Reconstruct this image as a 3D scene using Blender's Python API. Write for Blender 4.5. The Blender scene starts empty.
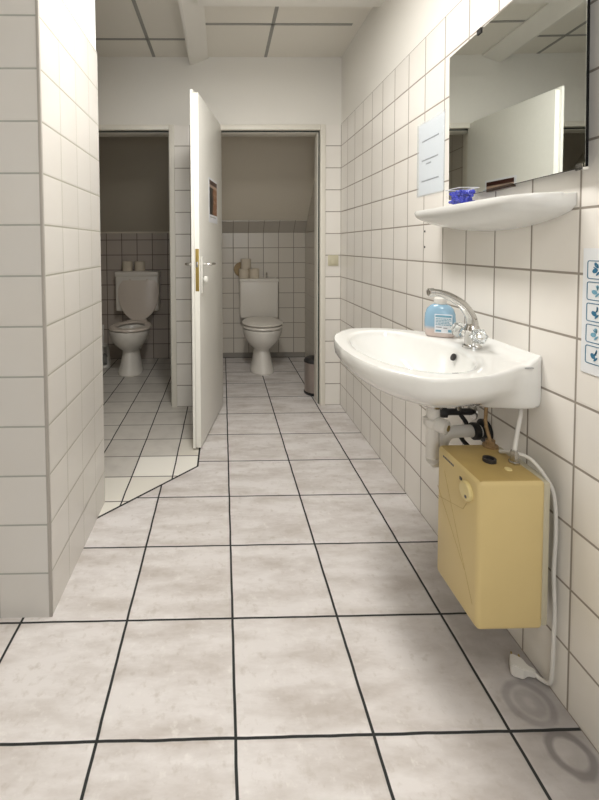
import bpy, bmesh, math, random
from mathutils import Vector, Matrix
random.seed(7)
sc = bpy.context.scene
C = sc.collection
PI = math.pi
# ---------------------------------------------------------------- camera
f, cx, cy, yaw, pitch, roll = 420.264, 229.96, 262.14, 0.017298, 0.038660, -0.005865
H = 1.12
fw = Vector((math.sin(yaw)*math.cos(pitch), math.cos(yaw)*math.cos(pitch), -math.sin(pitch)))
rt = Vector((math.cos(yaw), -math.sin(yaw), 0))
up = rt.cross(fw)
r2 = rt*math.cos(roll) + up*math.sin(roll)
u2 = -rt*math.sin(roll) + up*math.cos(roll)
cd = bpy.data.cameras.new('camera')
cam = bpy.data.objects.new('camera', cd); C.objects.link(cam)
M = Matrix((r2, u2, -fw)).transposed().to_4x4(); M.translation = Vector((0, 0, H))
cam.matrix_world = M
cd.sensor_fit = 'VERTICAL'; cd.sensor_height = 24; cd.lens = f/800*24
cd.shift_x = (299.5-cx)/800; cd.shift_y = -(400-cy)/800
cd.clip_start = 0.02
sc.camera = cam
# ---------------------------------------------------------------- light
w = bpy.data.worlds.new('world'); sc.world = w; w.use_nodes = True
w.node_tree.nodes['Background'].inputs[0].default_value = (0.80, 0.90, 1.0, 1)
w.node_tree.nodes['Background'].inputs[1].default_value = 0.8
sc.view_settings.view_transform = 'Standard'; sc.view_settings.look = 'None'
sc.view_settings.gamma = 1; sc.view_settings.use_curve_mapping = False
sc.view_settings.exposure = 0.0
def area(name, loc, rot, sx, sy, e, col):
    l = bpy.data.lights.new(name, 'AREA'); l.shape = 'RECTANGLE'; l.size = sx; l.size_y = sy
    l.energy = e; l.color = col
    o = bpy.data.objects.new(name, l); C.objects.link(o); o.location = loc; o.rotation_euler = rot
    return o
# ceiling lamp (its housing is built further down) and fill lights added behind the camera
area('lamp_light', (0.06, 1.38, 2.305), (0, 0, PI/2), 0.6, 0.22, 19.5, (1.0, 0.975, 0.94))
area('lamp_light', (0.06, -0.35, 2.305), (0, 0, PI/2), 0.6, 0.22, 10, (1.0, 0.975, 0.94))  # second lamp, unseen, added to fill the near end of the room
area('window_fill_light', (0.0, -1.62, 1.5), (PI/2, 0, 0), 1.15, 1.0, 10, (0.95, 0.97, 1.0))  # soft fill through the unseen, added window

# ---------------------------------------------------------------- node helpers
def newmat(name):
    m = bpy.data.materials.new(name); m.use_nodes = True
    nt = m.node_tree
    return m, nt, nt.nodes['Principled BSDF']
def rgb(c): return (c[0], c[1], c[2], 1)
def mth(nt, op, a, b=None, c=None):
    n = nt.nodes.new('ShaderNodeMath'); n.operation = op
    for i, v in enumerate((a, b, c)):
        if v is None: continue
        if isinstance(v, (int, float)): n.inputs[i].default_value = v
        else: nt.links.new(v, n.inputs[i])
    return n.outputs[0]
def mixc(nt, fac, a, b, mode='MIX'):
    n = nt.nodes.new('ShaderNodeMix'); n.data_type = 'RGBA'; n.blend_type = mode
    for s, v in ((n.inputs[0], fac), (n.inputs[6], a), (n.inputs[7], b)):
        if isinstance(v, (int, float)): s.default_value = v
        elif isinstance(v, tuple): s.default_value = rgb(v)
        else: nt.links.new(v, s)
    return n.outputs[2]
def noise(nt, scale, detail=3, vec=None, rough=0.5):
    n = nt.nodes.new('ShaderNodeTexNoise'); n.inputs['Scale'].default_value = scale
    n.inputs['Detail'].default_value = detail; n.inputs['Roughness'].default_value = rough
    if vec: nt.links.new(vec, n.inputs['Vector'])
    return n.outputs['Fac']
def ramp(nt, v, lo, hi, a=0.0, b=1.0):
    n = nt.nodes.new('ShaderNodeMapRange'); n.clamp = True
    nt.links.new(v, n.inputs[0])
    for i, x in enumerate((lo, hi, a, b)): n.inputs[i+1].default_value = x
    return n.outputs[0]
def pos(nt):
    g = nt.nodes.new('ShaderNodeNewGeometry'); s = nt.nodes.new('ShaderNodeSeparateXYZ')
    nt.links.new(g.outputs['Position'], s.inputs[0])
    return g.outputs['Position'], s.outputs
def mat(name, col, rough=0.5, metal=0, spec=0.5, bump=0, bscale=60, var=0.0, coat=0, trans=0, alpha=1, emit=0, ior=1.45):
    m, nt, b = newmat(name)
    b.inputs['Roughness'].default_value = rough; b.inputs['Metallic'].default_value = metal
    b.inputs['Specular IOR Level'].default_value = spec; b.inputs['Coat Weight'].default_value = coat
    b.inputs['Transmission Weight'].default_value = trans; b.inputs['Alpha'].default_value = alpha
    b.inputs['IOR'].default_value = ior
    P, _ = pos(nt)
    nf = noise(nt, bscale, 4, P)
    v = max(var, 0.02)
    nt.links.new(mixc(nt, nf, tuple(x*(1-v) for x in col), tuple(min(1, x*(1+v)) for x in col)), b.inputs['Base Color'])
    if bump:
        bn = nt.nodes.new('ShaderNodeBump'); bn.inputs['Strength'].default_value = bump; bn.inputs['Distance'].default_value = 0.002
        nt.links.new(nf, bn.inputs['Height']); nt.links.new(bn.outputs[0], b.inputs['Normal'])
    if emit:
        b.inputs['Emission Color'].default_value = rgb(col); b.inputs['Emission Strength'].default_value = emit
    return m
def gridmask(nt, s, off, p, wd):
    """1 in the joint, 0 on the tile"""
    d = mth(nt, 'ABSOLUTE', mth(nt, 'SUBTRACT', mth(nt, 'FRACT', mth(nt, 'ADD', mth(nt, 'DIVIDE', mth(nt, 'SUBTRACT', s, off), p), 0.5)), 0.5))
    d = mth(nt, 'MULTIPLY', d, p)
    return ramp(nt, d, wd/2, wd/2+0.0012, 1, 0), ramp(nt, d, wd/2, wd/2+0.006, 0, 1)
def cellrand(nt, a, oa, pa, b, ob, pb):
    cn = nt.nodes.new('ShaderNodeCombineXYZ')
    for i, (s, o, p) in enumerate(((a, oa, pa), (b, ob, pb))):
        nt.links.new(mth(nt, 'FLOOR', mth(nt, 'DIVIDE', mth(nt, 'SUBTRACT', s, o), p)), cn.inputs[i])
    wn = nt.nodes.new('ShaderNodeTexWhiteNoise'); nt.links.new(cn.outputs[0], wn.inputs['Vector'])
    return wn.outputs['Value']
def tilemat(name, ax, oa, pa, ob, pb, col, grout, wv, wh, rough=0.22, ax2=2):
    m, nt, b = newmat(name); P, S = pos(nt)
    m1, h1 = gridmask(nt, S[ax], oa, pa, wv); m2, h2 = gridmask(nt, S[ax2], ob, pb, wh)
    mask = mth(nt, 'MAXIMUM', m1, m2); hh = mth(nt, 'MULTIPLY', h1, h2)
    rnd = cellrand(nt, S[ax], oa, pa, S[ax2], ob, pb)
    base = mixc(nt, rnd, tuple(x*0.955 for x in col), col)
    base = mixc(nt, ramp(nt, noise(nt, 5, 3, P), 0.4, 0.75, 0, 0.12), base, (0.62, 0.56, 0.46))
    nt.links.new(mixc(nt, mask, base, grout), b.inputs['Base Color'])
    nt.links.new(ramp(nt, mask, 0, 1, rough, 0.8), b.inputs['Roughness'])
    b.inputs['Specular IOR Level'].default_value = 0.45
    hsum = mth(nt, 'ADD', hh, mth(nt, 'MULTIPLY', noise(nt, 9, 1, P), 0.25))
    bn = nt.nodes.new('ShaderNodeBump'); bn.inputs['Strength'].default_value = 0.35; bn.inputs['Distance'].default_value = 0.0015
    nt.links.new(hsum, bn.inputs['Height']); nt.links.new(bn.outputs[0], b.inputs['Normal'])
    return m
TP = 0.1502
TC = (0.86, 0.83, 0.78); GR = (0.31, 0.275, 0.235)
m_tile_right = tilemat('wall_tile_right', 1, 0.9515, TP, 0.0, TP, TC, GR, 0.0042, 0.0048)
m_tile_part = tilemat('wall_tile_partition', 0, -0.22, TP, 0.0, TP, TC, GR, 0.003, 0.0045)
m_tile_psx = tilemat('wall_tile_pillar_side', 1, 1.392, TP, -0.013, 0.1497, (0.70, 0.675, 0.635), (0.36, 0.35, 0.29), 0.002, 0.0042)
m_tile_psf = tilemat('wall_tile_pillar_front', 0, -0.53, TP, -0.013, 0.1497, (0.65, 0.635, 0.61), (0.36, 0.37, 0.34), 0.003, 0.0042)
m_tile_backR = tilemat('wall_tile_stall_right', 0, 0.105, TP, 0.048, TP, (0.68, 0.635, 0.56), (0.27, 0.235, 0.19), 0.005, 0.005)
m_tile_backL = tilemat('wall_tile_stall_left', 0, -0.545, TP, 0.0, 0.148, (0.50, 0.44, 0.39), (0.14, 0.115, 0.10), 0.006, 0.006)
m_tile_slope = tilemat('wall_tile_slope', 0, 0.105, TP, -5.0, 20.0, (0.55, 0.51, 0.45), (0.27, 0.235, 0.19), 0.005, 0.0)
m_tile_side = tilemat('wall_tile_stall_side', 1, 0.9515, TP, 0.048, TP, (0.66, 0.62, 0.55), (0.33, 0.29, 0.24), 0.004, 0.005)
m_base = mat('grey_base_tile', (0.30, 0.28, 0.25), 0.35)
m_plaster = mat('white_plaster', (0.80, 0.78, 0.73), 0.9, bump=0.25, bscale=260)
m_plaster_r = mat('rough_white_plaster', (0.93, 0.93, 0.91), 0.95, bump=0.9, bscale=160)
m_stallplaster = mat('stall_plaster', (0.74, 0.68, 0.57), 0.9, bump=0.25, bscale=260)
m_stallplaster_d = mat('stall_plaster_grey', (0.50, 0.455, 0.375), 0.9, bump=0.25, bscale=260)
m_ceiling = mat('ceiling_panel', (0.80, 0.77, 0.70), 0.9, bump=0.3, bscale=300)
m_strip = mat('grey_ceiling_strip', (0.33, 0.325, 0.30), 0.6)
# floor
def floormat():
    m, nt, b = newmat('marbled_floor_tile'); P, S = pos(nt)
    # the joints run a little unevenly, as laid by hand
    wob = mth(nt, 'MULTIPLY', mth(nt, 'SUBTRACT', noise(nt, 9, 2, P), 0.5), 0.004)
    X = mth(nt, 'ADD', S[0], wob); Y = mth(nt, 'ADD', S[1], wob)
    m1, h1 = gridmask(nt, X, 0.0225, 0.3158, 0.0060); m2, h2 = gridmask(nt, Y, 0.9138, 0.3083, 0.0052)
    mask = mth(nt, 'MAXIMUM', m1, m2); hh = mth(nt, 'MULTIPLY', h1, h2)
    rnd = cellrand(nt, S[0], 0.0225, 0.3158, S[1], 0.9138, 0.3083)
    # offset the marbling per tile
    cn = nt.nodes.new('ShaderNodeCombineXYZ'); nt.links.new(mth(nt, 'MULTIPLY', rnd, 30.0), cn.inputs[2])
    va = nt.nodes.new('ShaderNodeVectorMath'); va.operation = 'ADD'; nt.links.new(P, va.inputs[0]); nt.links.new(cn.outputs[0], va.inputs[1])
    mp = nt.nodes.new('ShaderNodeMapping'); mp.inputs['Rotation'].default_value = (0, 0, -1.0); mp.inputs['Scale'].default_value = (0.8, 2.6, 1)
    nt.links.new(va.outputs[0], mp.inputs[0])
    n1 = noise(nt, 5.5, 5, mp.outputs[0], 0.62); n2 = noise(nt, 38, 4, va.outputs[0], 0.6)
    c = mixc(nt, ramp(nt, n1, 0.40, 0.68), (0.775, 0.745, 0.735), (0.56, 0.515, 0.485))
    c = mixc(nt, ramp(nt, n2, 0.56, 0.74, 0, 0.5), c, (0.48, 0.43, 0.38))
    c = mixc(nt, ramp(nt, n2, 0.40, 0.25, 0, 0.5), c, (0.88, 0.86, 0.83))
    c = mixc(nt, mth(nt, 'MULTIPLY', rnd, 0.10), c, (0.55, 0.50, 0.45))
    # worn grime plus painted shade along the wall under the basin
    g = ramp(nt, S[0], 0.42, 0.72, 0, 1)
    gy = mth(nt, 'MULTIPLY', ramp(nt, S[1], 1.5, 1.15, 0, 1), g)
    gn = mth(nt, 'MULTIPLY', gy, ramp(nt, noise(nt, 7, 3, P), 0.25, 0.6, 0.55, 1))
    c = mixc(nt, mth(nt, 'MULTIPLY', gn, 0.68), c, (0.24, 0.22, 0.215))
    # ring shaped stains
    for (rx, ry, rr, wd, k) in ((0.758, 0.868, 0.040, 0.013, 0.65), (0.742, 0.972, 0.048, 0.012, 0.38), (0.742, 0.972, 0.024, 0.014, 0.25)):
        dx = mth(nt, 'SUBTRACT', S[0], rx); dy = mth(nt, 'SUBTRACT', S[1], ry)
        d = mth(nt, 'SQRT', mth(nt, 'ADD', mth(nt, 'MULTIPLY', dx, dx), mth(nt, 'MULTIPLY', dy, dy)))
        d = mth(nt, 'ADD', d, mth(nt, 'MULTIPLY', mth(nt, 'SUBTRACT', noise(nt, 20, 2, P), 0.5), 0.015))
        rm = ramp(nt, mth(nt, 'ABSOLUTE', mth(nt, 'SUBTRACT', d, rr)), wd*0.35, wd, k, 0)
        c = mixc(nt, rm, c, (0.13, 0.12, 0.12))
    nt.links.new(mixc(nt, mask, c, (0.022, 0.024, 0.024)), b.inputs['Base Color'])
    nt.links.new(ramp(nt, mask, 0, 1, 0.42, 0.9), b.inputs['Roughness'])
    bn = nt.nodes.new('ShaderNodeBump'); bn.inputs['Strength'].default_value = 0.5; bn.inputs['Distance'].default_value = 0.002
    nt.links.new(mth(nt, 'ADD', hh, mth(nt, 'MULTIPLY', n2, 0.15)), bn.inputs['Height']); nt.links.new(bn.outputs[0], b.inputs['Normal'])
    return m
def whitefloormat():
    m, nt, b = newmat('white_floor_tile'); P, S = pos(nt)
    wob = mth(nt, 'MULTIPLY', mth(nt, 'SUBTRACT', noise(nt, 6, 2, P), 0.5), 0.006)
    X = mth(nt, 'ADD', S[0], wob)
    m1, h1 = gridmask(nt, X, -0.25, 0.2, 0.0055); m2, h2 = gridmask(nt, S[1], 1.814, 0.198, 0.0055)
    mask = mth(nt, 'MAXIMUM', m1, m2)
    rnd = cellrand(nt, S[0], -0.25, 0.2, S[1], 1.814, 0.198)
    old = mixc(nt, rnd, (0.62, 0.59, 0.545), (0.70, 0.67, 0.62))
    old = mixc(nt, ramp(nt, noise(nt, 12, 3, P), 0.45, 0.75, 0, 0.35), old, (0.42, 0.39, 0.35))
    # the rows laid anew beside the diagonal are cleaner and cream white
    k = mth(nt, 'LESS_THAN', S[1], 2.21)
    k2 = mth(nt, 'MULTIPLY', mth(nt, 'GREATER_THAN', S[1], 2.012), mth(nt, 'LESS_THAN', S[0], -0.45))
    k3 = mth(nt, 'MULTIPLY', mth(nt, 'GREATER_THAN', S[0], -0.25), mth(nt, 'LESS_THAN', S[1], 2.408))
    new = mth(nt, 'MULTIPLY', k, mth(nt, 'SUBTRACT', 1.0, k2))
    c = mixc(nt, mth(nt, 'MULTIPLY', k3, 0.45), old, (0.86, 0.82, 0.71))
    c = mixc(nt, new, c, (0.95, 0.925, 0.86))
    c = mixc(nt, mth(nt, 'MULTIPLY', mth(nt, 'LESS_THAN', S[1], 2.012), 0.35), c, (0.66, 0.62, 0.53))
    gc = mixc(nt, m1, (0.20, 0.18, 0.16), (0.03, 0.03, 0.03))
    nt.links.new(mixc(nt, mask, c, gc), b.inputs['Base Color'])
    nt.links.new(ramp(nt, mask, 0, 1, 0.3, 0.9), b.inputs['Roughness'])
    bn = nt.nodes.new('ShaderNodeBump'); bn.inputs['Strength'].default_value = 0.4; bn.inputs['Distance'].default_value = 0.002
    nt.links.new(mth(nt, 'MULTIPLY', h1, h2), bn.inputs['Height']); nt.links.new(bn.outputs[0], b.inputs['Normal'])
    return m
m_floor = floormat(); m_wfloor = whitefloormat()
m_joint = mat('black_joint', (0.02, 0.022, 0.02), 0.8)
m_door = mat('door_white_lacquer', (0.80, 0.79, 0.74), 0.35)
m_dooredge = mat('door_edge_gloss_white', (0.93, 0.92, 0.86), 0.3)
m_frame = mat('cream_frame_paint', (0.78, 0.75, 0.67), 0.4)
m_seal = mat('dark_door_seal', (0.012, 0.022, 0.018), 0.7)
m_ceram = mat('white_glazed_ceramic', (0.80, 0.80, 0.775), 0.07, coat=0.5)
m_toilet = mat('toilet_ceramic', (0.78, 0.75, 0.69), 0.1, coat=0.4)
m_tplast = mat('toilet_plastic', (0.78, 0.74, 0.67), 0.28)
m_tplast_old = mat('aged_toilet_plastic', (0.70, 0.62, 0.54), 0.3)
m_water = mat('bowl_water', (0.20, 0.21, 0.20), 0.03)
m_chrome = mat('chrome', (0.80, 0.80, 0.78), 0.12, metal=1)
m_tapchrome = mat('worn_tap_chrome', (0.58, 0.57, 0.55), 0.13, metal=1)
m_chrome_d = mat('dull_chrome', (0.50, 0.49, 0.47), 0.25, metal=1)
m_steel = mat('brushed_dark_steel', (0.42, 0.37, 0.34), 0.3, metal=1)
m_brass = mat('aged_brass', (0.42, 0.31, 0.10), 0.35, metal=0.8)
m_copper = mat('scaled_brown_copper', (0.34, 0.23, 0.12), 0.55, metal=0.5, var=0.5, bscale=120)
m_black = mat('black_rubber', (0.015, 0.015, 0.015), 0.5)
m_whitep = mat('white_pvc', (0.76, 0.74, 0.70), 0.35, var=0.05, bscale=25)
m_cable = mat('grey_white_cable', (0.68, 0.66, 0.62), 0.45)
m_yellow = mat('aged_yellow_plastic', (0.66, 0.52, 0.245), 0.38, var=0.03, bscale=12)
m_yellow_d = mat('yellow_plastic_shade_wear', (0.46, 0.33, 0.12), 0.45, var=0.25, bscale=9)  # darker yellow: painted shade on the casing top, and the scratches
m_knob = mat('pale_knob_plastic', (0.74, 0.62, 0.30), 0.35)
m_switch = mat('cream_switch_plastic', (0.60, 0.56, 0.41), 0.35)
m_paper = mat('white_paper', (0.80, 0.82, 0.86), 0.6)
m_sleeve = mat('plastic_sleeve', (0.80, 0.87, 0.9), 0.12, alpha=0.22)
m_ink = mat('dark_grey_ink', (0.12, 0.12, 0.14), 0.6)
m_inklight = mat('faint_grey_ink', (0.42, 0.42, 0.42), 0.6)
m_blue = mat('sign_blue_ink', (0.03, 0.16, 0.28), 0.5)
m_blue2 = mat('sign_light_blue_ink', (0.16, 0.36, 0.48), 0.5)
m_gel = mat('blue_gel', (0.006, 0.02, 0.46), 0.2)
m_clear = mat('clear_plastic', (0.93, 0.95, 0.97), 0.05, alpha=0.03)
m_acryl = mat('clear_acrylic', (0.82, 0.84, 0.83), 0.06, trans=0.85, ior=1.49)
m_roll = mat('toilet_paper', (0.66, 0.585, 0.47), 0.95, bump=0.3, bscale=200)
m_rollend = mat('toilet_paper_end', (0.46, 0.39, 0.29), 0.95)
m_tan = mat('tan_cardboard', (0.40, 0.30, 0.17), 0.85, bump=0.4, bscale=90)
m_bristle = mat('brush_bristles', (0.35, 0.35, 0.33), 0.9, bump=0.8, bscale=300)
m_mirback = mat('black_mirror_backing', (0.008, 0.008, 0.008), 0.9, spec=0.1)
m_bronze = mat('bronze_clip', (.10, .07, .05), .4, metal=.6)
m_mirror = mat('mirror_silver', (0.80, 0.83, 0.80), 0.004, metal=1)
m_trim = mat('grey_corner_trim', (0.40, 0.375, 0.34), 0.45)
m_lampw = mat('lamp_housing', (0.85, 0.85, 0.83), 0.5)
m_lampe = mat('lamp_diffuser', (1.0, 0.95, 0.87), 0.5, emit=6)
m_darkplastic = mat('dark_plastic', (0.03, 0.028, 0.028), 0.4)
def soapmat():
    m, nt, b = newmat('soap_bottle_body'); P, S = pos(nt)
    c = mixc(nt, ramp(nt, S[2], 0.838, 0.850), (0.62, 0.52, 0.48), (0.27, 0.44, 0.58))
    nt.links.new(c, b.inputs['Base Color']); b.inputs['Roughness'].default_value = 0.15
    return m
m_soap = soapmat()
def printmat():
    m, nt, b = newmat('brown_photo_print'); tc = nt.nodes.new('ShaderNodeTexCoord')
    s = nt.nodes.new('ShaderNodeSeparateXYZ'); nt.links.new(tc.outputs['Generated'], s.inputs[0])
    n = noise(nt, 4, 4, tc.outputs['Generated'])
    fx = ramp(nt, mth(nt, 'ADD', s.outputs[0], mth(nt, 'MULTIPLY', n, 0.3)), 0.52, 0.70)
    c = mixc(nt, fx, (0.010, 0.010, 0.012), (0.30, 0.12, 0.045))
    c = mixc(nt, mth(nt, 'MULTIPLY', fx, ramp(nt, noise(nt, 9, 3, tc.outputs['Generated']), 0.5, 0.7, 0, 0.8)), c, (0.62, 0.42, 0.30))
    c = mixc(nt, ramp(nt, s.outputs[2], 0.86, 0.88), c, (0.06, 0.02, 0.015))
    band = mth(nt, 'MULTIPLY', ramp(nt, s.outputs[2], 0.78, 0.80), ramp(nt, s.outputs[2], 0.88, 0.86))
    c = mixc(nt, mth(nt, 'MULTIPLY', band, 0.8), c, (0.55, 0.42, 0.34))
    nt.links.new(c, b.inputs['Base Color']); b.inputs['Roughness'].default_value = 0.3
    return m
m_print = printmat()
m_glass, _nt, _b = newmat('window_glass')
_b.inputs['Alpha'].default_value = 0.12; _b.inputs['Roughness'].default_value = 0.02; _b.inputs['Base Color'].default_value = (0.9, 0.95, 1, 1)

# ---------------------------------------------------------------- mesh helpers
def link(name, bm, m, parent=None, smooth=False, loc=None, rotz=None):
    bmesh.ops.recalc_face_normals(bm, faces=bm.faces)
    me = bpy.data.meshes.new(name); bm.to_mesh(me); bm.free()
    for x in (m if isinstance(m, (list, tuple)) else [m]): me.materials.append(x)
    if smooth:
        for p in me.polygons: p.use_smooth = True
        if hasattr(me, 'set_sharp_from_angle'): me.set_sharp_from_angle(angle=math.radians(38 if smooth is True else smooth))
    o = bpy.data.objects.new(name, me); C.objects.link(o)
    if parent: o.parent = parent
    if loc: o.location = loc
    if rotz: o.rotation_euler = (0, 0, rotz)
    return o
def bx(bm, x0, x1, y0, y1, z0, z1, bev=0, seg=2, mi=0, M=None):
    vs = [bm.verts.new((x, y, z)) for x in (x0, x1) for y in (y0, y1) for z in (z0, z1)]
    F = [(0,1,3,2),(4,6,7,5),(0,4,5,1),(2,3,7,6),(0,2,6,4),(1,5,7,3)]
    fs = [bm.faces.new([vs[i] for i in q]) for q in F]
    for q in fs: q.material_index = mi
    geo = vs
    if bev:
        es = list({e for q in fs for e in q.edges})
        r = bmesh.ops.bevel(bm, geom=es, offset=bev, segments=seg, affect='EDGES', profile=0.5)
        geo = list({v for q in r['faces'] for v in q.verts} | {v for v in vs if v.is_valid})
        for q in r['faces']: q.material_index = mi
        more = set()
        for v in geo:
            for q in v.link_faces:
                q.material_index = mi
                more.update(q.verts)
        geo = list(more)
    if M is not None: bmesh.ops.transform(bm, matrix=M, verts=geo)
    return bm
def box(name, x0, x1, y0, y1, z0, z1, m, parent=None, bev=0, seg=2):
    bm = bmesh.new(); bx(bm, x0, x1, y0, y1, z0, z1, bev, seg)
    return link(name, bm, m, parent, smooth=bool(bev))
def rings(bm, rs, cap0=True, cap1=True, mi=0, closed=True):
    vr = [[bm.verts.new(p) for p in r] for r in rs]
    n = len(rs[0])
    for a, b in zip(vr, vr[1:]):
        for i in range(n if closed else n-1):
            q = bm.faces.new((a[i], a[(i+1) % n], b[(i+1) % n], b[i])); q.material_index = mi
    for c, r in ((cap0, vr[0]), (cap1, vr[-1])):
        if c: bm.faces.new(r).material_index = mi
    return vr
def lathe(bm, prof, seg=24, mi=0, M=None, cap0=True, cap1=True):
    rs = []
    for r, z in prof:
        ring = [Vector((r*math.cos(2*PI*i/seg), r*math.sin(2*PI*i/seg), z)) for i in range(seg)]
        rs.append([(M @ v) if M is not None else v for v in ring])
    rings(bm, rs, cap0, cap1, mi)
    return bm
def toM(p, d):
    return Matrix.Translation(Vector(p)) @ Vector(d).to_track_quat('Z', 'Y').to_matrix().to_4x4()
def spline(pts, k=8):
    P = [Vector(p) for p in pts]; out = []
    P = [P[0]*2-P[1]] + P + [P[-1]*2-P[-2]]
    for i in range(1, len(P)-2):
        for j in range(k):
            t = j/k; a, b, c, d = P[i-1:i+3]
            out.append(0.5*((2*b)+(c-a)*t+(2*a-5*b+4*c-d)*t*t+(3*b-a-3*c+d)*t**3))
    out.append(P[-2]); return out
def tube(bm, pts, r, seg=12, k=8, mi=0, smoothpath=True, sq=None):
    P = spline(pts, k) if smoothpath else [Vector(p) for p in pts]
    n = len(P); rs = []
    t0 = (P[1]-P[0]).normalized(); nrm = t0.orthogonal().normalized()
    for i, p in enumerate(P):
        t = (P[min(i+1, n-1)]-P[max(i-1, 0)]).normalized()
        nrm = (nrm - t*nrm.dot(t)).normalized(); bn = t.cross(nrm)
        rr = r(i/(n-1)) if callable(r) else r
        rs.append([p+rr*(math.cos(2*PI*j/seg)*nrm+math.sin(2*PI*j/seg)*bn) for j in range(seg)])
    rings(bm, rs, mi=mi); return bm
def tubeobj(name, pts, r, m, parent=None, **k):
    bm = bmesh.new(); tube(bm, pts, r, **k); return link(name, bm, m, parent, smooth=True)
def latheobj(name, prof, m, parent=None, p=(0,0,0), d=(0,0,1), seg=28, smooth=True, **k):
    bm = bmesh.new(); lathe(bm, prof, seg, M=toM(p, d), **k); return link(name, bm, m, parent, smooth=smooth)
def tag(o, label, cat, group=None, kind=None):
    o['label'] = label; o['category'] = cat
    if group: o['group'] = group
    if kind: o['kind'] = kind
    return o
def thing(name, label, cat, loc=(0,0,0), rotz=0, group=None, kind=None):
    o = bpy.data.objects.new(name, None); C.objects.link(o); o.location = loc; o.rotation_euler = (0,0,rotz)
    o.empty_display_size = 0.05
    return tag(o, label, cat, group, kind)
def struct(o, label, cat='wall'): return tag(o, label, cat, kind='structure')
def copy_tree(o, parent=None):
    c = o.copy(); C.objects.link(c); c.parent = parent
    for ch in list(o.children): copy_tree(ch, c)
    return c

# ---------------------------------------------------------------- setting
WX = 0.8192; PY = 2.90; PB = 3.02; BY = 4.17; CZ = 2.40; TT = 13*TP   # tile top
FRONT = -1.6; LX = -1.30
def poly_prism(name, pts, z0, z1, m, label, cat):
    bm = bmesh.new()
    a = [bm.verts.new((x, y, z1)) for x, y in pts]; b = [bm.verts.new((x, y, z0)) for x, y in pts]
    bm.faces.new(a); bm.faces.new(b[::-1])
    for i in range(len(pts)): bm.faces.new((a[i], b[i], b[(i+1) % len(pts)], a[(i+1) % len(pts)]))
    return struct(link(name, bm, m), label, cat)
wp = [(-0.53, 1.698), (-0.134, 2.100), (-0.134, PB), (-0.16, PB), (-0.16, BY+.1), (LX, BY+.1), (LX, 1.70)]
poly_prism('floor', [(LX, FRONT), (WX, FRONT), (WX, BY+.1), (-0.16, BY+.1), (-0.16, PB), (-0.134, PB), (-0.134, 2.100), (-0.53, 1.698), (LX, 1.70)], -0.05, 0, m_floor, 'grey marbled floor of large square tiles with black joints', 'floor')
poly_prism('floor', wp, -0.05, 0, m_wfloor, 'small white floor tiles of the left toilet area behind the diagonal joint', 'floor')
bm = bmesh.new()
for a, b in (((-0.53, 1.698), (-0.134, 2.100)), ((-0.134, 2.100), (-0.134, 2.885))):
    a, b = Vector((*a, 0)), Vector((*b, 0)); d = (b-a).normalized(); n = Vector((-d.y, d.x, 0))*0.0045
    vs = [bm.verts.new(v+Vector((0, 0, z))) for z in (0.0002, 0.0010) for v in (a-n, b-n, b+n, a+n)]
    for q in ((0,1,2,3),(4,5,6,7),(0,1,5,4),(1,2,6,5),(2,3,7,6),(3,0,4,7)): bm.faces.new([vs[i] for i in q])
struct(link('trim_6', bm, m_joint), 'black sealant line between the marbled floor and the white floor tiles', 'trim')

def wall(name, x0, x1, y0, y1, z0, z1, m, label): return struct(box(name, x0, x1, y0, y1, z0, z1, m), label)
# right wall, one body: tiles standing 8 mm proud under plaster
def wall_parts(name, label, pieces):
    root = thing(name, label, 'wall', kind='structure')
    for (nm, d, m) in pieces: box(nm, *d, m, root)
    return root
wall_parts('wall_right', 'long right wall tiled white with plaster above, carrying basin and mirror', [
    ('plaster', (WX, WX+.12, FRONT, BY+.2, TT, CZ+.15), m_plaster),
    ('wall_tiles', (WX, WX+.12, FRONT, PY+.06, 0, TT), m_tile_right),
    ('stall_tiles', (WX, WX+.12, PY+.06, BY+.2, 0, TT), m_tile_side)])
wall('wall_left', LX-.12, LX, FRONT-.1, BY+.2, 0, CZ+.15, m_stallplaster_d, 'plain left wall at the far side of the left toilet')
# front wall behind the camera; its unseen window is added for fill light
wall_parts('wall_front', 'plastered wall with an added window opposite the toilets', [
    ('plaster', (LX, -0.6, FRONT-.12, FRONT, 0, CZ+.15), m_plaster), ('plaster', (0.6, WX, FRONT-.12, FRONT, 0, CZ+.15), m_plaster),
    ('plaster', (-0.6, 0.6, FRONT-.12, FRONT, 0, 0.98), m_plaster), ('plaster', (-0.6, 0.6, FRONT-.12, FRONT, 2.02, CZ+.15), m_plaster)])
win = thing('fill_window_1', 'unseen white framed window added opposite the toilets for fill light', 'window', (0, FRONT-.06, 0.98), kind='structure')
bm = bmesh.new()
for d in ((-.6,-.55,0,1.04),(.55,.6,0,1.04),(-.55,.55,0,.05),(-.55,.55,.99,1.04),(-.02,.02,.05,.99)): bx(bm, d[0], d[1], -.03, .03, d[2], d[3])
link('window_frame', bm, m_dooredge, win)
box('pane', -.55, .55, -.006, 0, .05, .99, m_glass, win)

# pillar (stub wall) on the left
PX, P0, P1 = -0.524, 1.24, 1.816
PT = 1.938
pil = thing('wall_pillar', 'white tiled wall stub at the left edge of the picture', 'wall', kind='structure')
box('front_tiles', LX, PX-.006, P0, P0+.012, 0, 2.4, m_tile_psf, pil)
box('side_tiles', PX-.012, PX, P0+.006, P1, 0, PT, m_tile_psx, pil)
box('plaster', LX, PX-.012, P0+.012, P1, 0, CZ+.15, m_plaster_r, pil)
box('plaster', PX-.012, PX-.004, P0+.012, P1-.004, PT, CZ+.15, m_plaster_r, pil)
bm = bmesh.new(); bx(bm, PX-.008, PX+.0015, P0-.0015, P0+.008, 0, 2.4, 0.002)
link('corner_trim', bm, m_trim, pil, smooth=True)

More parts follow.
